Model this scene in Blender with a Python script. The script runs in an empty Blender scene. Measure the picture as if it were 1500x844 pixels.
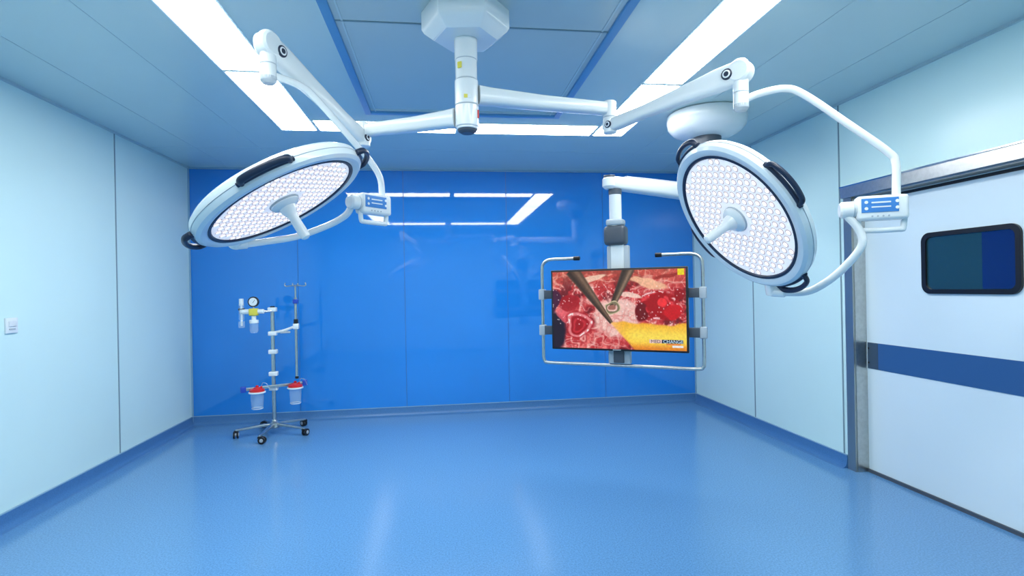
import bpy, bmesh, math
import numpy as np
from mathutils import Vector, Matrix
sc=bpy.context.scene
try:
    sc.view_settings.view_transform='Standard'
    sc.view_settings.look='None'
except Exception as e: print(e)
V=Vector
# ---------------------------------------------------------------- materials
def mat(name,col,rough=0.5,metal=0.0,emit=None,es=0.0,coat=0.0,alpha=1.0,ior=1.45,spec=0.5,noise=None,bump=None,lightsrc=False):
    m=bpy.data.materials.new(name); m.use_nodes=True
    nt=m.node_tree; b=nt.nodes["Principled BSDF"]
    b.inputs["Base Color"].default_value=(*col,1)
    b.inputs["Roughness"].default_value=rough
    b.inputs["Metallic"].default_value=metal
    b.inputs["IOR"].default_value=ior
    b.inputs["Specular IOR Level"].default_value=spec
    b.inputs["Coat Weight"].default_value=coat
    b.inputs["Coat Roughness"].default_value=0.03
    b.inputs["Alpha"].default_value=alpha
    if emit: 
        b.inputs["Emission Color"].default_value=(*emit,1); b.inputs["Emission Strength"].default_value=es
        if not lightsrc:
            try: m.cycles.emission_sampling='NONE'
            except Exception: pass
    tc=nt.nodes.new("ShaderNodeTexCoord")
    if noise:   # (scale, amount)
        n=nt.nodes.new("ShaderNodeTexNoise"); n.inputs["Scale"].default_value=noise[0]; n.inputs["Detail"].default_value=3
        r=nt.nodes.new("ShaderNodeValToRGB")
        k=noise[1]
        r.color_ramp.elements[0].position=.35; r.color_ramp.elements[1].position=.65
        r.color_ramp.elements[0].color=(*[x*(1-k) for x in col],1)
        r.color_ramp.elements[1].color=(*[min(1,x*(1+k)) for x in col],1)
        nt.links.new(tc.outputs["Object"],n.inputs["Vector"]); nt.links.new(n.outputs["Fac"],r.inputs["Fac"]); nt.links.new(r.outputs["Color"],b.inputs["Base Color"])
    if bump:
        n=nt.nodes.new("ShaderNodeTexNoise"); n.inputs["Scale"].default_value=bump[0]; n.inputs["Detail"].default_value=2
        bp=nt.nodes.new("ShaderNodeBump"); bp.inputs["Strength"].default_value=bump[1]; bp.inputs["Distance"].default_value=bump[2]
        nt.links.new(tc.outputs["Object"],n.inputs["Vector"]); nt.links.new(n.outputs["Fac"],bp.inputs["Height"]); nt.links.new(bp.outputs["Normal"],b.inputs["Normal"])
    return m
M={}
M['wall']=mat("wall_panel_mint",(.67,.87,.86),rough=.23,bump=(3,.12,.01),noise=(1.5,.01))
M['blue']=mat("blue_glass_panel",(.018,.235,.72),rough=.03,coat=.6,noise=(.8,.03))
M['ceil']=mat("ceiling_metal_panel",(.58,.71,.71),rough=.22,bump=(2,.12,.01),noise=(2,.01))
M['ceil2']=mat("ceiling_filter_panel",(.50,.60,.61),rough=.18,noise=(2,.01))
M['seam']=mat("panel_seam",(.20,.30,.34),rough=.6)
M['cseam']=mat("ceiling_seam",(.48,.60,.63),rough=.6)
M['bseam']=mat("glass_seam",(.03,.17,.48),rough=.4)
M['floor']=mat("blue_vinyl_floor",(.125,.295,.54),rough=.16,spec=.6,noise=(110,.16),bump=(5,.08,.01))
M['base']=mat("vinyl_baseboard",(.065,.19,.42),rough=.35,noise=(120,.08))
M['basetop']=mat("baseboard_cap",(.25,.42,.58),rough=.4)
M['bframe']=mat("blue_ceiling_frame",(.12,.32,.58),rough=.4)
M['light']=mat("light_diffuser",(1,1,1),rough=.4,emit=(.97,1,.985),es=17.5,lightsrc=True)
M['alu']=mat("light_trim",(.70,.82,.86),rough=.4)
M['white']=mat("white_enamel",(.78,.81,.82),rough=.25,coat=.3)
M['rim']=mat("lamp_shell",(.68,.75,.79),rough=.25,coat=.3)
M['navy']=mat("dark_navy_plastic",(.012,.022,.05),rough=.35)
M['black']=mat("black_plastic",(.01,.01,.012),rough=.3)
M['grey']=mat("grey_plastic",(.07,.085,.11),rough=.4)
M['lgrey']=mat("light_grey_plastic",(.42,.47,.52),rough=.4)
M['steel']=mat("brushed_steel",(.55,.55,.53),rough=.28,metal=1.0,noise=(40,.06))
M['dsteel']=mat("door_frame_steel",(.42,.42,.39),rough=.35,metal=.9)
M['chrome']=mat("chrome",(.75,.77,.78),rough=.12,metal=1.0)
M['led_face']=mat("led_face",(.72,.73,.74),rough=.3,emit=(.98,.97,1),es=.46)
M['led']=mat("led_lens",(.8,.8,.8),rough=.1,emit=(1,1,1),es=1.0)
M['ledring']=mat("led_lens_ring",(.50,.42,.43),rough=.2,emit=(.85,.70,.70),es=.24)
M['door']=mat("door_laminate",(.72,.82,.87),rough=.25,noise=(1.5,.01))
M['dstripe']=mat("door_stripe_blue",(.035,.11,.28),rough=.3)
M['dplate']=mat("door_stripe_edge",(.07,.11,.17),rough=.3,metal=.4)
M['dglass']=mat("window_glass_teal",(.012,.045,.055),rough=.03,coat=1)  # pane colour painted to stand in for the view through dark glass
M['dglass2']=mat("window_glass_blue",(.004,.014,.10),rough=.03,coat=1)  # blue part of what shows in the glass, painted as base colour
M['disp']=mat("control_display_blue",(.05,.20,.52),rough=.3,emit=(.05,.25,.7),es=.12)
M['label']=mat("label_white",(.80,.84,.86),rough=.4)
M['red']=mat("red_plastic",(.65,.02,.02),rough=.3)
M['yellow']=mat("yellow_plastic",(.75,.65,.08),rough=.4)
M['bluep']=mat("blue_plastic",(.02,.07,.45),rough=.35)
M['clear']=mat("clear_plastic",(.75,.88,.95),rough=.08,alpha=.22,coat=1)

# ---------------------------------------------------------------- mesh builder
def frame_from(axis,up=None):
    z=V(axis).normalized()
    u=V(up) if up is not None else (V((0,0,1)) if abs(z.z)<.95 else V((0,1,0)))
    x=u.cross(z)
    if x.length<1e-6: x=V((1,0,0)).cross(z)
    x.normalize(); y=z.cross(x)
    return x,y,z
class MB:
    def __init__(s): s.bm=bmesh.new(); s.mats=[]
    def mi(s,k):
        if k not in s.mats: s.mats.append(k)
        return s.mats.index(k)
    def box(s,c,size,m,rot=None,bev=0.0):
        t=bmesh.new(); bmesh.ops.create_cube(t,size=1)
        for v in t.verts: v.co=V((v.co.x*size[0],v.co.y*size[1],v.co.z*size[2]))
        if bev>0: bmesh.ops.bevel(t,geom=t.edges[:],offset=min(bev,min(size)*.49),segments=3,profile=.5,affect='EDGES')
        R=rot if rot is not None else Matrix.Identity(3)
        s._merge(t,lambda co:V(c)+R@co,m)
    def _merge(s,t,fn,m):
        i=s.mi(m); mp={}
        for v in t.verts: mp[v]=s.bm.verts.new(fn(v.co))
        for f in t.faces:
            try: nf=s.bm.faces.new([mp[v] for v in f.verts]); nf.material_index=i
            except ValueError: pass
        t.free()
    def lathe(s,prof,o,axis,m,seg=32,phase=0,up=None):
        x,y,z=frame_from(axis,up); o=V(o); i=s.mi(m); rings=[]
        for r,h in prof:
            if r<1e-6: rings.append([s.bm.verts.new(o+z*h)])
            else: rings.append([s.bm.verts.new(o+z*h+(x*math.cos(phase+2*math.pi*k/seg)+y*math.sin(phase+2*math.pi*k/seg))*r) for k in range(seg)])
        for a,b in zip(rings[:-1],rings[1:]):
            for k in range(seg):
                k2=(k+1)%seg
                if len(a)==1 and len(b)==1: continue
                if len(a)==1: fv=[a[0],b[k2],b[k]]
                elif len(b)==1: fv=[a[k],a[k2],b[0]]
                else: fv=[a[k],a[k2],b[k2],b[k]]
                f=s.bm.faces.new(fv); f.material_index=i
    def cyl(s,p1,p2,r,m,r2=None,seg=24,bev=.003):
        p1=V(p1);p2=V(p2); L=(p2-p1).length; r2=r if r2 is None else r2
        b=min(bev,r*.4,r2*.4,L*.3)
        s.lathe([(0,0),(r-b,0),(r,b),(r2,L-b),(r2-b,L),(0,L)],p1,p2-p1,m,seg)
    def sweep(s,pts,r,m,seg=14,smooth=6,closed_caps=True,sx=1.0,sy=1.0):
        P=[V(p) for p in pts]
        if smooth and len(P)>2:
            Q=[]; E=[P[0]*2-P[1]]+P+[P[-1]*2-P[-2]]
            for i in range(1,len(E)-2):
                p0,p1,p2,p3=E[i-1],E[i],E[i+1],E[i+2]
                for k in range(smooth):
                    t=k/smooth
                    Q.append(.5*((2*p1)+(p2-p0)*t+(2*p0-5*p1+4*p2-p3)*t*t+(3*p1-p0-3*p2+p3)*t**3))
            Q.append(P[-1]); P=Q
        i=s.mi(m); rings=[]
        t0=(P[1]-P[0]).normalized(); x,y,z=frame_from(t0)
        n=len(P)
        for k in range(n):
            t=((P[min(k+1,n-1)]-P[max(k-1,0)])).normalized()
            x=(x-t*x.dot(t)).normalized(); y=t.cross(x)
            rr=r(k/(n-1)) if callable(r) else r
            rings.append([s.bm.verts.new(P[k]+(x*math.cos(2*math.pi*j/seg)*sx+y*math.sin(2*math.pi*j/seg)*sy)*rr) for j in range(seg)])
        for a,b in zip(rings[:-1],rings[1:]):
            for j in range(seg):
                f=s.bm.faces.new([a[j],a[(j+1)%seg],b[(j+1)%seg],b[j]]); f.material_index=i
        for rg in (rings[0][::-1],rings[-1]):
            f=s.bm.faces.new(rg); f.material_index=i
    def arm(s,stations,m,up=(0,0,1),e=4.0,seg=24):
        i=s.mi(m); P=[V(a[0]) for a in stations]; n=len(P); rings=[]
        for k,(p,w,h) in enumerate(stations):
            t=(P[min(k+1,n-1)]-P[max(k-1,0)]).normalized()
            x=V(up).cross(t).normalized(); y=t.cross(x)
            rg=[]
            for j in range(seg):
                a=2*math.pi*j/seg; ca,sa=math.cos(a),math.sin(a)
                rg.append(s.bm.verts.new(V(p)+x*w*math.copysign(abs(ca)**(2/e),ca)+y*h*math.copysign(abs(sa)**(2/e),sa)))
            rings.append(rg)
        for a,b in zip(rings[:-1],rings[1:]):
            for j in range(seg):
                f=s.bm.faces.new([a[j],a[(j+1)%seg],b[(j+1)%seg],b[j]]); f.material_index=i
        for rg in (rings[0][::-1],rings[-1]):
            f=s.bm.faces.new(rg); f.material_index=i
    def disc(s,c,n,r,m,seg=12):
        x,y,z=frame_from(n); i=s.mi(m)
        f=s.bm.faces.new([s.bm.verts.new(V(c)+(x*math.cos(2*math.pi*k/seg)+y*math.sin(2*math.pi*k/seg))*r) for k in range(seg)]); f.material_index=i
    def extrude(s,poly,d,m):
        i=s.mi(m); a=[s.bm.verts.new(V(p)) for p in poly]; b=[s.bm.verts.new(V(p)+V(d)) for p in poly]; n=len(a)
        for fv in ([a[k] for k in range(n)][::-1],b): 
            f=s.bm.faces.new(fv); f.material_index=i
        for k in range(n):
            f=s.bm.faces.new([a[k],a[(k+1)%n],b[(k+1)%n],b[k]]); f.material_index=i
    def done(s,name,parent=None,origin=None,smooth=True):
        bmesh.ops.recalc_face_normals(s.bm,faces=s.bm.faces[:])
        me=bpy.data.meshes.new(name); 
        o=V(origin) if origin is not None else V((0,0,0))
        for v in s.bm.verts: v.co-=o
        s.bm.to_mesh(me); s.bm.free()
        for k in s.mats: me.materials.append(M[k])
        if smooth:
            me.polygons.foreach_set("use_smooth",[True]*len(me.polygons))
            try: me.set_sharp_from_angle(angle=math.radians(32))
            except Exception: pass
        ob=bpy.data.objects.new(name,me); sc.collection.objects.link(ob); ob.location=o
        if parent is not None:
            ob.parent=parent; ob.matrix_parent_inverse=Matrix.Translation(-parent.location)
        return ob
def empty(name,loc):
    e=bpy.data.objects.new(name,None); e.location=loc; e.empty_display_size=.1; sc.collection.objects.link(e); return e

# ---------------------------------------------------------------- room
XL,XR,YB,YN,H=-2.80,3.17,6.46,-0.60,2.90
T=.12
b=MB(); b.box(((XL+XR)/2,(YB+YN)/2,-.05),(XR-XL+.6,YB-YN+.4,.1),'floor'); b.done("floor",smooth=False)
b=MB(); b.box(((XL+XR)/2,(YB+YN)/2,H+.05),(XR-XL+.6,YB-YN+.4,.1),'ceil')
b.done("ceiling",smooth=False)
b=MB(); b.box((XL-T/2,(YB+YN)/2,H/2),(T,YB-YN,H),'wall')
b.done("wall_left",smooth=False)
b=MB(); b.box(((XL+XR)/2,YB+T/2,H/2),(XR-XL+.3,T,H),'blue'); b.done("wall_back",smooth=False)
b=MB(); b.box(((XL+XR)/2,YN-T/2,H/2),(XR-XL+.3,T,H),'wall'); b.done("wall_front",smooth=False)
DY0,DY1,DZ=1.90,3.80,2.13
b=MB(); W2=.16
b.box((XR+W2/2,(DY1+YB)/2,H/2),(W2,YB-DY1,H),'wall')
b.box((XR+W2/2,(DY0+YN)/2,H/2),(W2,DY0-YN,H),'wall')
b.box((XR+W2/2,(DY0+DY1)/2,(H+DZ)/2),(W2,DY1-DY0,H-DZ),'wall')
b.done("wall_right",smooth=False)
b=MB()
for y in (5.09,2.69,1.49,.29): b.box((XL+.001,y,H/2+.05),(.006,.012,H-.1),'seam')
b.done("trim_1",smooth=False)
b=MB()
for y in (5.16,3.93): b.box((XR-.001,y,H/2+.05),(.006,.012,H-.1),'seam')
b.done("trim_2",smooth=False)
b=MB()
for x in (-1.634,-.43,.79,1.99): b.box((x,YB-.0005,H/2),(.008,.004,H),'bseam')
b.done("trim_3",smooth=False)
b=MB()
b.box((XL+.008,YB-.008,H/2),(.016,.016,H),'basetop'); b.box((XR-.008,YB-.008,H/2),(.016,.016,H),'basetop')
b.box(((XL+XR)/2,YB-.01,H-.01),(XR-XL,.02,.02),'basetop')
b.box((XL+.01,(YB+YN)/2,H-.008),(.02,YB-YN,.016),'cseam'); b.box((XR-.01,(YB+YN)/2,H-.008),(.02,YB-YN,.016),'cseam')
b.done("trim_4",smooth=False)
def cove(p0,p1,nrm,name):
    b=MB(); n=V(nrm); d=V(p1)-V(p0); p0=V(p0)
    prof=[(0,0),(.06,0),(.045,.004),(.03,.012),(.02,.025),(.014,.045),(.012,.098),(0,.1)]
    b.extrude([p0+n*a+V((0,0,h)) for a,h in prof],d,'base')
    b.extrude([p0+n*a+V((0,0,h)) for a,h in [(0,.0995),(.014,.0995),(.014,.106),(0,.106)]],d,'basetop')
    b.done(name)
cove((XL,YN,0),(XL,YB,0),(1,0,0),"baseboard_left")
cove((XL,YB,0),(XR,YB,0),(0,-1,0),"baseboard_back")
cove((XR,DY1+.09,0),(XR,YB,0),(-1,0,0),"baseboard_right")
b=MB()
for x in (-2.35,-1.75,2.1,2.7): b.box((x,(YB+YN)/2,H-.0005),(.004,YB-YN,.003),'cseam')
for y in (5.55,): b.box(((XL+XR)/2,y,H-.0005),(XR-XL,.004,.003),'cseam')
b.done("trim_5",smooth=False)
FX0,FX1,FY0,FY1=-.55,.97,1.75,4.37
root=empty("ceiling_air_supply_panel",((FX0+FX1)/2,(FY0+FY1)/2,H))
b=MB(); w=.05
for x in (FX0,FX1): b.box((x,(FY0+FY1)/2,H-.012),(w,FY1-FY0+w,.024),'bframe',bev=.004)
for y in (FY0,FY1): b.box(((FX0+FX1)/2,y,H-.012),(FX1-FX0+w,w,.0235),'bframe',bev=.004)
b.done("frame",root)
b=MB(); b.box(((FX0+FX1)/2,(FY0+FY1)/2,H-.004),(FX1-FX0-w,FY1-FY0-w,.008),'ceil2')
b.box(((FX0+FX1)/2,2.9,H-.009),(FX1-FX0-w,.012,.006),'seam')
for x in (FX0+.06,FX1-.06): b.box((x,(FY0+FY1)/2,H-.009),(.01,FY1-FY0-w,.006),'cseam')
b.box(((FX0+FX1)/2,FY1-.07,H-.009),(FX1-FX0-w,.01,.006),'cseam')
b.done("filter_grille",root,smooth=False)
def fixture(x0,x1,y0,y1):
    e=empty("ceiling_light_fixture",((x0+x1)/2,(y0+y1)/2,H))
    g=.014
    b=MB(); 
    b.box(((x0+x1)/2,(y0+y1)/2,H-.003),(x1-x0,y1-y0,.006),'alu'); b.done("trim_frame",e,smooth=False)
    b=MB(); b.box(((x0+x1)/2,(y0+y1)/2,H-.006),(x1-x0-2*g,y1-y0-2*g,.006),'light'); b.done("diffuser",e,smooth=False)
for (x0,x1) in ((-1.36,-1.05),(1.42,1.72)):
    for y1 in (4.92,3.62,2.32): fixture(x0,x1,y1-1.28,y1)
for (y0,y1) in ((4.62,4.92),(1.03,1.33)):
    fixture(-1.04,.16,y0,y1); fixture(.20,1.41,y0,y1)

# ---------------------------------------------------------------- door
root=empty("door_1",(XR+.1,(DY0+DY1)/2,0)); DX=3.265
b=MB(); b.box((DX+.025,(DY0+DY1)/2+.01,DZ/2+.02),(.05,DY1-DY0+.02,DZ+.03),'door'); b.done("door_leaf",root,smooth=False)
b=MB(); b.box((DX-.001,(DY0+DY1-.12)/2,.905),(.006,DY1-DY0-.12,.20),'dstripe')
b.box((DX-.0012,DY1-.069,.905),(.006,.10,.20),'dplate')
b.cyl((DX-.004,DY1-.03,.96),(DX-.008,DY1-.03,.96),.008,'black'); b.cyl((DX-.004,DY1-.03,.85),(DX-.008,DY1-.03,.85),.008,'black')
b.done("blue_stripe",root)
b=MB()
b.box((XR-.006,DY1+.035,DZ/2),(.02,.08,DZ),'dsteel')
b.box((XR+.05,DY1-.004,DZ/2),(.10,.012,DZ),'steel')
b.box((XR-.006,DY0-.035,DZ/2),(.02,.08,DZ),'dsteel')
b.box((XR+.05,DY0+.004,DZ/2),(.10,.012,DZ),'steel')
b.box((XR-.014,(DY0+DY1)/2,DZ+.045),(.04,DY1-DY0+.17,.09),'steel')
b.box((XR-.018,(DY0+DY1)/2,DZ+.088),(.05,DY1-DY0+.17,.008),'chrome')
b.box((XR+.05,(DY0+DY1)/2,DZ-.006),(.10,DY1-DY0,.012),'dsteel')
b.box((DX-.002,(DY0+DY1)/2,DZ-.03),(.01,DY1-DY0,.02),'black')
b.box((DX-.003,(DY0+DY1)/2,.012),(.02,DY1-DY0,.024),'grey')
b.done("door_frame",root)
def rrect(cy,cz,hw,hh,r,x,n=8):
    pts=[]
    for (sy,sz,a0) in ((1,1,0),(-1,1,90),(-1,-1,180),(1,-1,270)):
        for k in range(n+1):
            a=math.radians(a0+90*k/n)
            pts.append(V((x,cy+sy*(hw-r)+r*math.cos(a),cz+sz*(hh-r)+r*math.sin(a))))
    return pts
def ring_extr(b,o,i,d,m):
    k=b.mi(m); d=V(d); n=len(o)
    O=[b.bm.verts.new(p) for p in o]; I=[b.bm.verts.new(p) for p in i]
    O2=[b.bm.verts.new(p+d) for p in o]; I2=[b.bm.verts.new(p+d) for p in i]
    for j in range(n):
        q=(j+1)%n
        for fv in ([O[j],O[q],I[q],I[j]],[O2[j],I2[j],I2[q],O2[q]],[O[j],O2[j],O2[q],O[q]],[I[j],I[q],I2[q],I2[j]]):
            f=b.bm.faces.new(fv); f.material_index=k
b=MB(); ring_extr(b,rrect(2.965,1.59,.32,.205,.06,DX),rrect(2.965,1.59,.288,.175,.04,DX),(-.016,0,0),'black'); b.done("window_frame",root)
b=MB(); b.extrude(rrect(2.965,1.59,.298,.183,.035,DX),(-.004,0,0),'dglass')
b.box((DX-.005,2.775,1.59),(.002,.20,.345),'dglass2')  # thin blue sheet over the teal pane, painting the rest of the view
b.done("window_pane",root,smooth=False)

root=empty("wall_switch",(XL,3.915,1.294))
b=MB(); b.box((XL+.006,3.915,1.294),(.012,.10,.10),'label',bev=.003); b.done("plate",root)
b=MB(); b.box((XL+.014,3.915,1.305),(.008,.06,.035),'white',bev=.002); b.box((XL+.013,3.915,1.27),(.004,.05,.01),'lgrey'); b.done("rocker",root)

# ---------------------------------------------------------------- surgical lights
PX,PY=.145,2.75
root=empty("surgical_light_mount",(PX,PY,H))
b=MB(); b.lathe([(0,-.0),(.218,0),(.226,-.008),(.226,-.100),(.212,-.120),(.170,-.150),(.160,-.156),(0,-.156)],(PX,PY,H),(0,0,1),'white',seg=6,phase=math.radians(-8)); 
ob=b.done("mount_housing",root)
bv=ob.modifiers.new("bevel",'BEVEL'); bv.width=.006; bv.segments=3; bv.limit_method='ANGLE'; bv.angle_limit=math.radians(35)
b=MB()
b.cyl((PX,PY,2.75),(PX,PY,2.64),.058,'white'); b.cyl((PX,PY,2.645),(PX,PY,2.54),.055,'white')
b.cyl((PX,PY,2.535),(PX,PY,2.41),.060,'white')
b.cyl((PX,PY,2.406),(PX,PY,2.30),.060,'white')
b.cyl((PX,PY,2.303),(PX,PY,2.288),.055,'white'); b.lathe([(0,0),(.03,.0),(.046,.01),(.052,.024),(.052,.04)],(PX,PY,2.268),(0,0,1),'grey')
for z_ in (2.64,2.538,2.408,2.30): b.cyl((PX,PY,z_+.003),(PX,PY,z_-.003),.0565,'lgrey')
b.done("column",root)
b=MB(); b.box((PX-.035,PY-.046,2.60),(.022,.006,.03),'yellow',rot=Matrix.Rotation(-.6,3,'Z')); b.box((PX-.008,PY-.0605,2.44),(.018,.004,.018),'yellow'); b.box((PX+.012,PY-.0605,2.44),(.012,.004,.018),'label'); b.box((PX+.055,PY-.028,2.36),(.008,.01,.04),'red'); b.done("stickers",root)

def badge(b,c,n,r=.026):
    c=V(c); n=V(n).normalized()
    b.cyl(c-n*.01,c+n*.004,r,'navy'); b.cyl(c,c+n*.0055,r*.72,'label'); b.cyl(c,c+n*.007,r*.48,'navy')
K=.89
def surgical_light(elbow,za,zs,tube,ztop,zbot,LC,n,bb,a,yoke1,boxc,rad,boxn,yoke2,attach):
    root=empty("surgical_light",(tube[0],tube[1],ztop))
    E=V((elbow[0],elbow[1],0)); P0=V((PX,PY,0)); z=V((0,0,1))
    b=MB(); d=(E-P0).normalized()
    b.arm([(P0+d*.061+z*za,.042,.048),(P0+d*.12+z*za,.040,.043),(P0.lerp(E,.5)+z*(za-.003),.036,.037),(E-d*.12+z*za,.034,.034),(E-d*.03+z*za,.034,.034)],'white')
    b.cyl(E+z*(za+.042),E+z*(zs-.04),.037,'white'); b.cyl(E+z*((za+zs)/2+.004),E+z*((za+zs)/2-.004),.0385,'lgrey')
    b.done("extension_arm",root)
    Tb=V((tube[0],tube[1],0)); S0=E+z*zs; S1=Tb+z*(ztop-.055)
    d=(S1-S0).normalized(); side=d.cross(z).normalized()
    b=MB()
    b.arm([(S0-d*.02,.028,.032),(S0+d*.06,.032,.036),(S0.lerp(S1,.3),.030,.032),(S0.lerp(S1,.62),.032,.044),(S0.lerp(S1,.85),.034,.054),(S1+d*.01,.034,.052)],'white')
    b.cyl(S1-side*.037,S1+side*.037,.054,'white',bev=.01)
    b.cyl(S0-side*.034,S0+side*.034,.036,'white',bev=.01)
    sd=side if side.dot(V((0,0,1.477))-S1)>0 else -side
    badge(b,S1-d*.05+sd*.038,sd); badge(b,S0+d*.01+sd*.036,sd,.02)
    b.done("spring_arm",root)
    b=MB(); Tc=Tb
    b.cyl(Tc+z*ztop,Tc+z*zbot,.034,'white',bev=.008); b.lathe([(0,0),(.024,0),(.034,.012),(.034,.03)],Tc+z*(zbot-.012),(0,0,1),'lgrey')
    b.cyl(Tc+z*(zbot+.075),Tc+z*(zbot+.07),.0355,'lgrey')
    b.done("spindle",root)
    b=MB(); b.sweep([Tc+z*(zbot+.03)]+yoke1,.0165,'white',smooth=8)
    b.sweep(yoke2,.017,'white',smooth=8)
    A=V(attach)
    att_dir=(A-V(LC)); att_dir=(att_dir-V(n)*att_dir.dot(V(n))).normalized()
    rim=V(LC)+att_dir*.36-V(n)*.03
    b.cyl(V(yoke2[-1])-(A-V(yoke2[-1])).normalized()*.01,A,.022,'white'); b.cyl(A+att_dir*.015,rim,.027,'white')
    b.done("yoke",root)
    b=MB(); rx=V(rad).normalized(); bn=V(boxn).normalized(); Bc=V(boxc)
    Rm=Matrix((rx,-bn,z)).transposed()
    if Rm.determinant()<0: Rm=Matrix((-rx,-bn,z)).transposed()
    b.box(Bc,(.19,.07,.105),'white',rot=Rm,bev=.014)
    L=lambda x,y,zz: Bc+rx*x+bn*y+z*zz
    b.sweep([L(-.085,0,-.04),L(-.080,.0,-.085),L(-.06,0,-.093),L(.06,0,-.093),L(.08,0,-.085),L(.088,0,.0)],.012,'white',smooth=5)
    b.box(L(-.012,.036,.01),(.135,.004,.060),'disp',rot=Rm,bev=.001)
    for x in (-.062,.05):
        for zz in (.023,-.004): b.cyl(L(x-.0,.037,zz),L(x,.040,zz),.007,'label',seg=12)
    b.box(L(-.008,.038,.021),(.07,.003,.006),'label',rot=Rm); b.box(L(-.008,.038,.002),(.07,.003,.005),'label',rot=Rm)
    for x in (-.04,-.02,.0,.02): b.cyl(L(x,.034,-.036),L(x,.0375,-.036),.004,'lgrey',seg=10)
    b.cyl(L(-.09,0,.0),L(-.155,0,.0),.036,'white',bev=.008); b.cyl(L(-.10,0,0),L(-.106,0,0),.0375,'lgrey')
    b.done("control_panel",root)
    LC=V(LC); n=V(n).normalized(); bb=V(bb).normalized(); a=V(a).normalized()
    ks=lambda pr:[(r*K,h) for r,h in pr]
    b=MB()
    b.lathe(ks([(.372,.004),(.385,.010),(.408,.010),(.424,.0),(.430,-.018),(.430,-.034),(.424,-.052),(.405,-.066),(.33,-.085),(.18,-.105),(.06,-.11),(0,-.11)]),LC,n,'rim',seg=96,up=a)
    b.lathe(ks([(.354,.001),(.360,.007),(.372,.0075),(.3735,.003)]),LC,n,'navy',seg=96,up=a)
    b.lathe(ks([(.4302,-.024),(.4325,-.026),(.4302,-.028)]),LC,n,'lgrey',seg=96,up=a)
    b.done("lamp_housing",root)
    b=MB(); b.lathe([(0,0),(.36*K,0)],LC,n,'led_face',seg=72)
    # lenses on a hexagonal-type lattice, clipped to the round face
    p=.0385; R_=.340*K
    for iy in range(-12,13):
        for ix in range(-12,13):
            x=(ix+.5*(iy%2))*p; y=iy*p*.866; rr=math.hypot(x,y)
            if rr>R_ or rr<.078: continue
            c=LC+a*x+bb*y
            b.disc(c+n*.0015,n,.0160,'ledring'); b.disc(c+n*.003,n,.0110,'led',seg=10)
    b.done("led_array",root,smooth=False)
    b=MB()
    b.lathe([(.064,0),(.064,.012),(.056,.022),(.038,.030),(.034,.045),(.027,.06),(.021,.075),(.022,.15),(.020,.180),(.010,.187),(0,.188)],LC,n,'white',seg=32)
    b.lathe([(.0645,.008),(.067,.005),(.067,0)],LC,n,'lgrey',seg=32)
    b.done("sterile_handle",root)
    b=MB()
    for q in range(4):
        c0=q*90; pts=[]
        for t,rr in ((-15,.425),(-14,.445),(-12,.462),(-6,.470),(0,.472),(6,.470),(12,.462),(14,.445),(15,.425)):
            an=math.radians(c0+t); pts.append(LC+(a*math.cos(an)+bb*math.sin(an))*rr*K-n*.02)
        b.sweep(pts,.011,'navy',smooth=4,sx=1.0,sy=1.3)
        pl=[LC+(a*math.cos(math.radians(c0+t))+bb*math.sin(math.radians(c0+t)))*.431*K-n*.02 for t in range(-17,18,2)]
        b.sweep(pl,.010,'navy',smooth=0)
    b.done("grip_handles",root)
z=V((0,0,1))
surgical_light((-.41,3.03),2.353,2.308,(-.7325,2.466),2.615,2.40,
  (-.676,2.461,1.872),(.505,-.023,-.863),(-.128,.987,-.101),(-.854,-.161,-.495),
  [V((-.692,2.500,2.428)),V((-.626,2.578,2.424)),V((-.567,2.649,2.384)),V((-.406,2.817,2.207)),V((-.347,2.872,2.137)),V((-.31,2.905,2.066)),V((-.302,2.914,1.96))],
  (-.345,2.885,1.925),(.69,.72,0),(.72,-.69,0),
  [V((-.44,2.80,1.925)),V((-.46,2.815,1.88)),V((-.50,2.84,1.85)),V((-.581,2.86,1.812)),V((-.72,2.84,1.758)),V((-.85,2.77,1.727)),V((-.93,2.72,1.710))],
  (-.96,2.69,1.704))
surgical_light((.95,2.915),2.467,2.372,(1.394,2.339),2.515,2.29,
  (1.360,2.345,1.778),(-.835,-.069,-.545),(.057,.976,-.212),(-.547,.209,.811),
  [V((1.460,2.31,2.348)),V((1.560,2.257,2.357)),V((1.638,2.227,2.317)),V((1.78,2.145,2.165)),V((1.907,2.081,2.032)),V((1.932,2.067,1.977)),V((1.932,2.067,1.84))],
  (1.865,2.076,1.788),(.89,-.45,0),(-.45,-.89,0),
  [V((1.745,2.135,1.775)),V((1.79,2.11,1.70)),V((1.797,2.105,1.631)),V((1.765,2.155,1.550)),V((1.722,2.215,1.482)),V((1.68,2.30,1.434)),V((1.62,2.39,1.430))],
  (1.585,2.43,1.434))

# ---------------------------------------------------------------- monitor + boom
Q=V((1.34,4.015,0)); TT=V((2.22,4.25,0))
root=empty("monitor_boom",(TT.x,TT.y,H))
b=MB(); b.lathe([(0,0),(.30,0),(.315,-.01),(.32,-.06),(.31,-.11),(.27,-.155),(.20,-.19),(.12,-.20),(0,-.20)],(TT.x,TT.y,H),(0,0,1),'white',seg=64)
b.done("mount_dome",root)
b=MB(); b.cyl(TT+z*2.72,TT+z*2.60,.115,'grey',seg=40,bev=.02); b.cyl(TT+z*2.62,TT+z*2.18,.075,'white'); b.cyl(TT+z*2.30,TT+z*2.17,.085,'white',bev=.01); b.done("drop_tube",root)
d=(Q-TT).normalized(); 
b=MB(); b.arm([(TT+z*2.225,.07,.064),(TT.lerp(Q,.3)+z*2.238,.065,.062),(TT.lerp(Q,.7)+z*2.255,.058,.055),(Q+z*2.268,.054,.050),(Q+d*.05+z*2.27,.050,.046)],'white')
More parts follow.
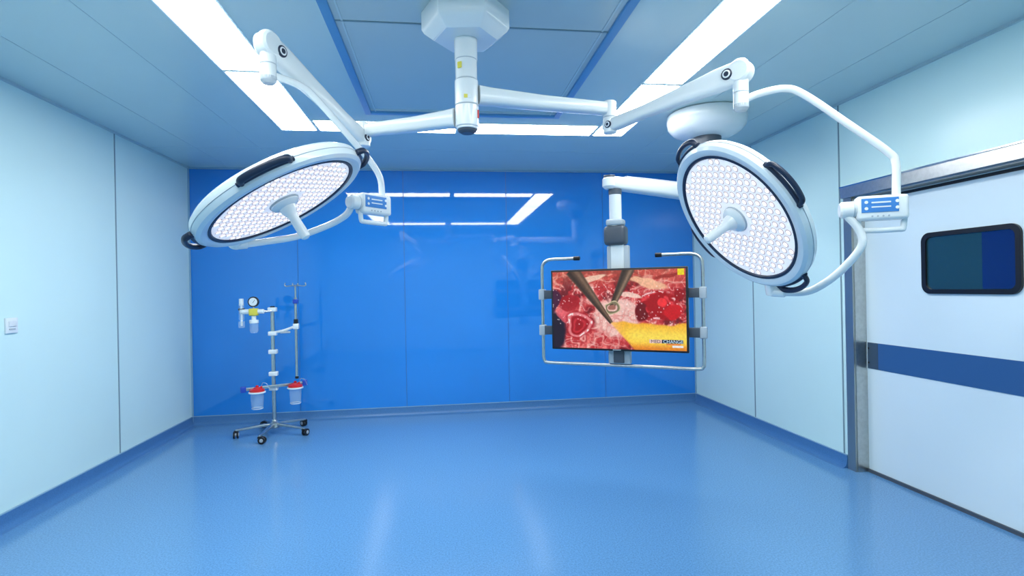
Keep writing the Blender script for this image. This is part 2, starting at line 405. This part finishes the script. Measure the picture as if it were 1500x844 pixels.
b.arm([(TT.lerp(Q,.05)+z*2.292,.045,.010),(TT.lerp(Q,.9)+z*2.317,.035,.010)],'lgrey')
b.cyl(Q+d*.05+z*2.318,Q+d*.05+z*2.222,.054,'white',bev=.02); b.cyl(Q+d*.05+z*2.325,Q+d*.05+z*2.31,.046,'grey')
b.done("swivel_arm",root)
b=MB(); b.cyl(Q+z*2.225,Q+z*2.18,.050,'grey'); b.cyl(Q+z*2.19,Q+z*1.93,.047,'white')
b.box(Q+z*1.865,(.17,.13,.15),'grey',rot=Matrix.Rotation(-.57,3,'Z'),bev=.03)
b.box(Q+z*1.965,(.13,.11,.05),'lgrey',rot=Matrix.Rotation(-.57,3,'Z'),bev=.015)
b.done("drop_column",root)
ux=V((.841,-.540,0)); uy=V((.540,.841,0)); Mc=V((1.305,3.935,1.298))
Rm=Matrix((ux,uy,z)).transposed()
root=empty("surgical_monitor",Mc)
L=lambda x,y,zz: Mc+ux*x+uy*y+z*zz
b=MB(); b.box(L(0,.02,0),(1.045,.045,.625),'black',rot=Rm,bev=.006); b.box(L(0,.055,0),(.75,.05,.42),'black',rot=Rm,bev=.015)
b.box(L(0,-.0035,-.3045),(.06,.004,.006),'lgrey',rot=Rm)
b.done("screen_housing",root)
b=MB(); b.box(L(0,.10,.14),(.17,.055,.70),'lgrey',rot=Rm,bev=.01); b.box(L(0,.068,.43),(.10,.02,.26),'white',rot=Rm,bev=.005); b.box(L(.0,.09,-.36),(.17,.06,.12),'lgrey',rot=Rm,bev=.01)
b.box(L(0,.055,-.36),(.08,.02,.10),'grey',rot=Rm,bev=.004)
b.box(L(0,.105,.12),(1.2,.03,.05),'lgrey',rot=Rm,bev=.004); b.box(L(0,.105,-.17),(1.2,.03,.05),'lgrey',rot=Rm,bev=.004)
b.done("mounting_bracket",root)
b=MB(); r=.013
xl,xr=-.635,.615; zt=.405; zb=-.435
b.sweep([L(-.36,.09,zt),L(-.44,.09,zt),L(-.55,.09,zt),L(-.60,.09,zt-.012),L(xl+.006,.09,zt-.045),L(xl,.09,zt-.10),L(xl,.09,.1),L(xl,.09,-.2),L(xl,.09,-.36),L(xl,.09,zb+.05),L(xl+.01,.09,zb+.014),L(xl+.05,.09,zb),L(-.3,.09,zb),L(.3,.09,zb),L(xr-.05,.09,zb),L(xr-.01,.09,zb+.014),L(xr,.09,zb+.05),L(xr,.09,-.2),L(xr,.09,.1),L(xr,.09,zt-.10),L(xr-.006,.09,zt-.045),L(xr-.035,.09,zt-.012),L(xr-.09,.09,zt),L(xr-.18,.09,zt),L(.33,.09,zt)],r,'steel',smooth=5)
for x0,x1 in ((-.36,-.31),(.33,.28)): b.cyl(L(x0,.09,zt),L(x1,.09,zt),.017,'black')
b.done("handle_frame",root)
b=MB()
for x in (xl,xr):
    for zz in (.12,-.17):
        b.box(L(x,.09,zz),(.05,.05,.085),'lgrey',rot=Rm,bev=.006); s_=1 if x<0 else -1
        b.box(L(x+s_*.06,.085,zz),(.09,.035,.07),'grey',rot=Rm,bev=.004)
b.done("clamps",root)
# painted surgical video frame (vertex colours on a fine grid)
NX,NY=360,202
xs=np.linspace(0,1,NX); ys=np.linspace(0,1,NY); X,Y=np.meshgrid(xs,ys)
rng=np.random.RandomState(5)
def vnoise(sx,sy,seed,X=X,Y=Y):
    g=np.random.RandomState(seed).rand(sy+4,sx+4)
    fx=np.clip(X,0,1.02)*sx; fy=np.clip(Y,0,1.02)*sy; ix=fx.astype(int); iy=fy.astype(int); tx=fx-ix; ty=fy-iy
    tx=tx*tx*(3-2*tx); ty=ty*ty*(3-2*ty)
    return (g[iy,ix]*(1-tx)+g[iy,ix+1]*tx)*(1-ty)+(g[iy+1,ix]*(1-tx)+g[iy+1,ix+1]*tx)*ty
n1=vnoise(9,6,1); n2=vnoise(22,14,2); n3=vnoise(50,30,3); n4=vnoise(110,64,4); n=.45*n1+.27*n2+.18*n3+.10*n4
WX=X+.04*(n1-.5)+.02*(n2-.5); WY=Y+.06*(vnoise(8,5,9)-.5)+.03*(vnoise(20,12,10)-.5)
img=np.zeros((NY,NX,3))
def mix(mask,c):
    global img
    mk=np.clip(mask,0,1)[...,None]; img=img*(1-mk)+np.array(c)/255.0*mk
def sm(e0,e1,x): t=np.clip((x-e0)/(e1-e0),0,1); return t*t*(3-2*t)
img[:]=np.array((186,44,50))/255
ridge=1-np.abs(2*vnoise(16,10,21,WX,WY)-1); ridge2=1-np.abs(2*vnoise(34,20,22,WX,WY)-1)
mix(sm(.48,.8,n),(238,128,122)); mix(sm(.76,.98,ridge)*.75,(250,190,180)); mix(sm(.88,.99,ridge2)*.6,(255,222,216)); mix(sm(.46,.30,n)*.8,(96,10,20))
mix(sm(.30,.0,Y)*.50,(214,120,88))
def ell(cx,cy,rx,ry,an=0,soft=.25):
    ca,sa=math.cos(an),math.sin(an); dx=(WX-cx)*1.7; dy=(WY-cy); u=dx*ca+dy*sa; v=-dx*sa+dy*ca
    q=np.sqrt((u/rx)**2+(v/ry)**2); return q,sm(1,1-soft,q)
def blob(cx,cy,rx,ry,an,c,k=1): q,m_=ell(cx,cy,rx,ry,an); mix(m_*k,c); return q
blob(.0,.82,.20,.30,.1,(30,14,40)); blob(.0,.42,.10,.2,.1,(70,18,55))
blob(.50,.60,.36,.28,0,(246,204,194),.92); mix(sm(.6,.95,ridge2)*sm(.28,.12,np.abs(X-.5))*sm(.42,.55,Y)*.45,(212,108,104))
blob(.13,.42,.17,.13,.4,(165,16,28),.9); blob(.10,.60,.12,.09,.4,(226,92,104),.8)
q=blob(.21,.70,.20,.19,.3,(160,8,20)); mix(sm(.16,.03,np.abs(q-.72))*.85,(242,150,152)); mix(sm(.12,.02,np.abs(q-.40))*.6,(225,60,70)); mix(sm(.08,.01,np.abs(q-.74))*sm(.5,.65,n3),(255,240,240))
q=blob(.81,.45,.27,.20,.2,(164,6,14)); mix(sm(.18,.02,np.abs(q-.62))*sm(.45,.6,n2)*.8,(240,75,80)); mix(sm(.10,.01,np.abs(q-.8))*sm(.5,.62,n3)*.9,(255,220,220)); blob(.69,.54,.09,.12,0,(110,3,12)); blob(.90,.54,.12,.10,0,(205,16,24)); blob(.84,.42,.07,.06,.2,(240,50,55)); blob(.95,.32,.06,.10,.2,(150,8,16))
blob(.74,.17,.30,.07,.25,(246,190,152),.9); blob(.30,.11,.24,.05,-.35,(245,205,180),.9); blob(.62,.33,.18,.04,.2,(250,215,200),.9); blob(.30,.24,.16,.035,.7,(248,212,198),.8); blob(.88,.08,.18,.03,-.2,(150,40,30),.8)
for _ in range(130):
    cx,cy=rng.rand(),.2+rng.rand()*.5; rr=.00003+.00010*rng.rand(); e=.4+rng.rand()*1.8; qq=((X-cx)*1.7)**2*e+(Y-cy)**2/e; mix(sm(rr,rr*.2,qq)*.75,(255,238,236))
yl=sm(0,.03,(WY-(.64+.10*np.abs(X-.58))))*sm(.0,.03,(X-.42-.20*(Y-.62)/.38))
mix(yl,(246,178,44)); mix(yl*sm(.20,.0,np.abs(Y-.80-.05*X))*sm(.45,.65,X)*.9,(255,226,88)); mix(yl*sm(.9,1.0,Y)*.6,(215,100,24)); mix(yl*sm(.58,.44,X)*.7,(248,190,140))
def seg_(x0,y0,x1,y1,w0,w1,c,hi):
    dx=(x1-x0)*1.7; dy=y1-y0; LL=math.hypot(dx,dy); px=(X-x0)*1.7; py=Y-y0
    t=(px*dx+py*dy)/LL**2; dd=(px*dy-py*dx)/LL; w=w0+(w1-w0)*np.clip(t,0,1)
    mk=sm(w,w*.7,np.abs(dd))*sm(1.02,1,t)*sm(-.02,0,t); mix(mk,c); mix(mk*sm(w*.45,0,np.abs(dd-w*.35))*.6,hi); mix(mk*sm(w*.5,0,np.abs(dd+w*.5))*.6,(40,30,26))
seg_(.16,-.02,.46,.66,.11,.028,(88,66,52),(146,116,94)); seg_(.60,-.02,.47,.46,.090,.040,(84,68,56),(182,148,122))
q,_=ell(.47,.47,.075,.085); mix(sm(.25,.12,np.abs(q-.85)),(128,118,90)); mix(sm(.55,.4,q),(165,105,92)); mix(sm(.08,.02,np.abs(q-1.0)),(215,200,160))
def rect(x0,y0,x1,y1,c,k=1): mix(((X>x0)&(X<x1)&(Y>y0)&(Y<y1)).astype(float)*k,c)
rect(.74,.868,.83,.915,(235,200,190)); rect(.83,.868,.975,.915,(25,35,60)); rect(.86,.92,.96,.935,(230,120,60)); rect(.90,.94,.975,.965,(235,235,235))
rect(.945,.0,.99,.075,(235,215,30))
me=bpy.data.meshes.new("screen_image"); hw,hh=.508,.297
verts=[tuple(L((X[j,i]-.5)*2*hw,-.0042,(.5-Y[j,i])*2*hh)-Mc) for j in range(NY) for i in range(NX)]
faces=[(j*NX+i,(j+1)*NX+i,(j+1)*NX+i+1,j*NX+i+1) for j in range(NY-1) for i in range(NX-1)]
me.from_pydata(verts,[],faces); ca=me.color_attributes.new("Col",'FLOAT_COLOR','POINT')
img=np.clip(img*(.94+.12*n4[...,None]),0,1); lin=np.where(img<=.04045,img/12.92,((img+.055)/1.055)**2.4)
ca.data.foreach_set("color",np.concatenate([lin.reshape(-1,3),np.ones((NX*NY,1))],1).astype(np.float32).ravel())
m=bpy.data.materials.new("screen_picture"); m.use_nodes=True; nt=m.node_tree; bs=nt.nodes["Principled BSDF"]
try: m.cycles.emission_sampling='NONE'
except Exception: pass
at=nt.nodes.new("ShaderNodeAttribute"); at.attribute_name="Col"
nt.links.new(at.outputs["Color"],bs.inputs["Emission Color"]); bs.inputs["Emission Strength"].default_value=.95; bs.inputs["Base Color"].default_value=(.01,.01,.01,1); bs.inputs["Roughness"].default_value=.25; bs.inputs["Specular IOR Level"].default_value=.25
me.materials.append(m); ob=bpy.data.objects.new("screen_image",me); sc.collection.objects.link(ob); ob.location=Mc; ob.parent=root; ob.matrix_parent_inverse=Matrix.Translation(-Mc)
for txt,x,m_ in (("MED",.752,'black'),("CHANGE",.838,'label')):
    cu=bpy.data.curves.new("caption_text",'FONT'); cu.body=txt; cu.size=.034; cu.extrude=.0003
    o=bpy.data.objects.new("caption_text",cu); sc.collection.objects.link(o); cu.materials.append(M[m_])
    mw=Matrix.Translation(L((x-.5)*2*hw,-.006,(.5-.910)*2*hh))@Matrix((ux,z,-uy)).transposed().to_4x4()
    o.parent=root; o.matrix_parent_inverse=Matrix.Translation(-Mc); o.matrix_basis=mw

# ---------------------------------------------------------------- suction / gas stand
SX,SY=-1.756,5.90
root=empty("medical_suction_stand",(SX,SY,0)); S=V((SX,SY,0))
b=MB()
b.lathe([(0,.07),(.05,.07),(.055,.08),(.05,.12),(.025,.14),(.018,.16)],S,(0,0,1),'steel')
for k in range(5):
    an=math.radians(-95+72*k); d=V((math.cos(an),math.sin(an),0))
    b.arm([(S+z*.10,.022,.020),(S+d*.12+z*.10,.020,.016),(S+d*.28+z*.085,.016,.011),(S+d*.36+z*.078,.016,.010)],'steel')
b.done("star_base",root)
b=MB()
for k in range(5):
    an=math.radians(-95+72*k); d=V((math.cos(an),math.sin(an),0)); sd=V((-d.y,d.x,0)); c=S+d*.36
    off=sd*.02
    b.cyl(c+z*.085,c+z*.055,.010,'chrome')
    for q in (-1,1): b.cyl(c+off+z*.036+d*q*.008,c+off+z*.036+d*q*.024,.036,'black',seg=20)
    b.cyl(c+off+z*.036-d*.028,c+off+z*.036+d*.028,.018,'lgrey',seg=16)
    b.box(c+z*.064,(.045,.038,.020),'black',rot=Matrix.Rotation(an,3,'Z'),bev=.005)
b.done("castors",root)
b=MB(); b.cyl(S+z*.10,S+z*1.32,.020,'steel'); b.cyl(S+z*1.32,S+z*1.335,.024,'black')
P2=S+V((.241,-.03,0)); b.cyl(P2+z*.585,P2+z*1.42,.014,'steel'); b.cyl(P2+z*1.40,P2+z*1.55,.009,'steel')
b.sweep([P2+V((-.10,0,1.575)),P2+V((-.105,0,1.55)),P2+V((-.08,0,1.54)),P2+V((0,0,1.548)),P2+V((.08,0,1.54)),P2+V((.105,0,1.55)),P2+V((.10,0,1.575))],.006,'steel')
b.sweep([P2+V((0,-.10,1.57)),P2+V((0,-.09,1.54)),P2+V((0,0,1.548)),P2+V((0,.09,1.54)),P2+V((0,.10,1.57))],.006,'steel')
b.done("poles",root)
b=MB()
for zz in (1.30,1.05,.86,.63,.48): b.box(S+z*zz,(.085,.06,.045),'label',bev=.008)
b.box(P2+z*1.12,(.055,.05,.06),'label',bev=.008); b.box(P2+z*1.38,(.05,.045,.045),'bluep',bev=.008); b.box(P2+z*1.17,(.04,.04,.05),'black',bev=.006); b.cyl(P2+z*.60,P2+z*.575,.018,'black')
b.sweep([S+V((.02,-.005,1.06)),S+V((.12,-.015,1.08)),P2+V((-.02,0,1.115))],.014,'label')
b.box(S+V((.13,-.02,1.06)),(.10,.03,.02),'lgrey',bev=.004)
b.done("clamps",root)
b=MB(); rd=V((math.cos(math.radians(30)),math.sin(math.radians(30)),0)); sn=V((rd.y,-rd.x,0))
b.box(S+z*.505+sn*.045,(.56,.012,.03),'steel',rot=Matrix.Rotation(math.radians(30),3,'Z'),bev=.003)
for q in (-1,1): b.box(S+rd*q*.30+z*.507+sn*.045,(.05,.03,.06),'bluep',rot=Matrix.Rotation(math.radians(30),3,'Z'),bev=.006)
b.done("accessory_rail",root)
b=MB(); c1=MB()
for q in (-1,1):
    c=S+rd*q*.185+sn*.11
    b.lathe([(0,.525),(.03,.525),(.035,.515),(.058,.510),(.070,.502),(.072,.486),(.066,.48),(0,.478)],c,(0,0,1),'red')
    b.cyl(c+z*.52,c+z*.545,.014,'red'); b.cyl(c+V((.04,0,.505)),c+V((.04,0,.535)),.010,'red')
    b.lathe([(.072,.484),(.080,.480),(.080,.470),(.068,.466)],c,(0,0,1),'label')
    b.sweep([c+V((.04,0,.53)),c+V((.06,-.01,.57)),c+V((.10,-.02,.56)),c+V((.12,0,.50))],.004,'clear')
    c1.lathe([(.064,.476),(.060,.39),(.054,.315),(.046,.305),(0,.305)],c,(0,0,1),'clear')
    c1.lathe([(.0545,.318),(.054,.312)],c,(0,0,1),'label')
b.done("canister_lids",root); c1.done("canister_jars",root)
b=MB(); G=S+V((-.165,-.06,0))
b.cyl(S+V((0,-.02,1.285)),G+z*1.285,.014,'chrome'); b.box(G+z*1.28,(.085,.07,.075),'yellow',bev=.012); b.cyl(G+V((-.04,0,1.285)),G+V((-.13,0,1.285)),.026,'label')
b.cyl(G+V((.04,0,1.285)),G+V((.10,0,1.285)),.024,'label'); b.cyl(G+z*1.32,G+z*1.35,.010,'chrome')
b.cyl(G+V((0,.012,1.385)),G+V((0,-.018,1.385)),.054,'black'); b.cyl(G+V((0,-.012,1.385)),G+V((0,-.020,1.385)),.042,'label'); b.box(G+V((.008,-.021,1.39)),(.004,.002,.04),'black',rot=Matrix.Rotation(.6,3,'Y'))
b.cyl(G+z*1.25,G+z*1.19,.022,'label'); b.cyl(G+z*1.20,G+z*1.165,.045,'label')
b.cyl(G+V((-.12,0,1.42)),G+V((-.12,0,1.35)),.022,'label'); b.cyl(G+V((-.12,0,1.37)),G+V((-.12,0,1.14)),.010,'label')
b.cyl(G+V((-.15,0,1.31)),G+V((-.09,0,1.31)),.012,'black')
b.done("vacuum_regulator",root)
b=MB(); b.lathe([(.042,1.17),(.044,1.09),(.032,1.065),(0,1.06)],G,(0,0,1),'clear'); b.cyl(G+V((-.12,0,1.37)),G+V((-.12,0,1.20)),.026,'clear'); b.cyl(G+V((-.12,0,1.19)),G+V((-.12,0,1.12)),.032,'clear'); b.done("collection_bottle",root)

# ---------------------------------------------------------------- world + camera
w=bpy.data.worlds.new("world"); sc.world=w; w.use_nodes=True
w.node_tree.nodes["Background"].inputs[0].default_value=(.6,.75,.85,1); w.node_tree.nodes["Background"].inputs[1].default_value=.3
f=789.0; psi=math.radians(7.44); rho=math.radians(1.09)
F=V((math.sin(psi),math.cos(psi),0)); R0=V((math.cos(psi),-math.sin(psi),0))
R=R0*math.cos(rho)-z*math.sin(rho); U=R0*math.sin(rho)+z*math.cos(rho)
cam=bpy.data.cameras.new("camera"); co=bpy.data.objects.new("camera",cam); sc.collection.objects.link(co)
mm=Matrix((R,U,-F)).transposed().to_4x4(); mm.translation=V((0,0,1.477)); co.matrix_world=mm
cam.sensor_width=36; cam.lens=36*f/1500; cam.clip_start=.05; sc.camera=co
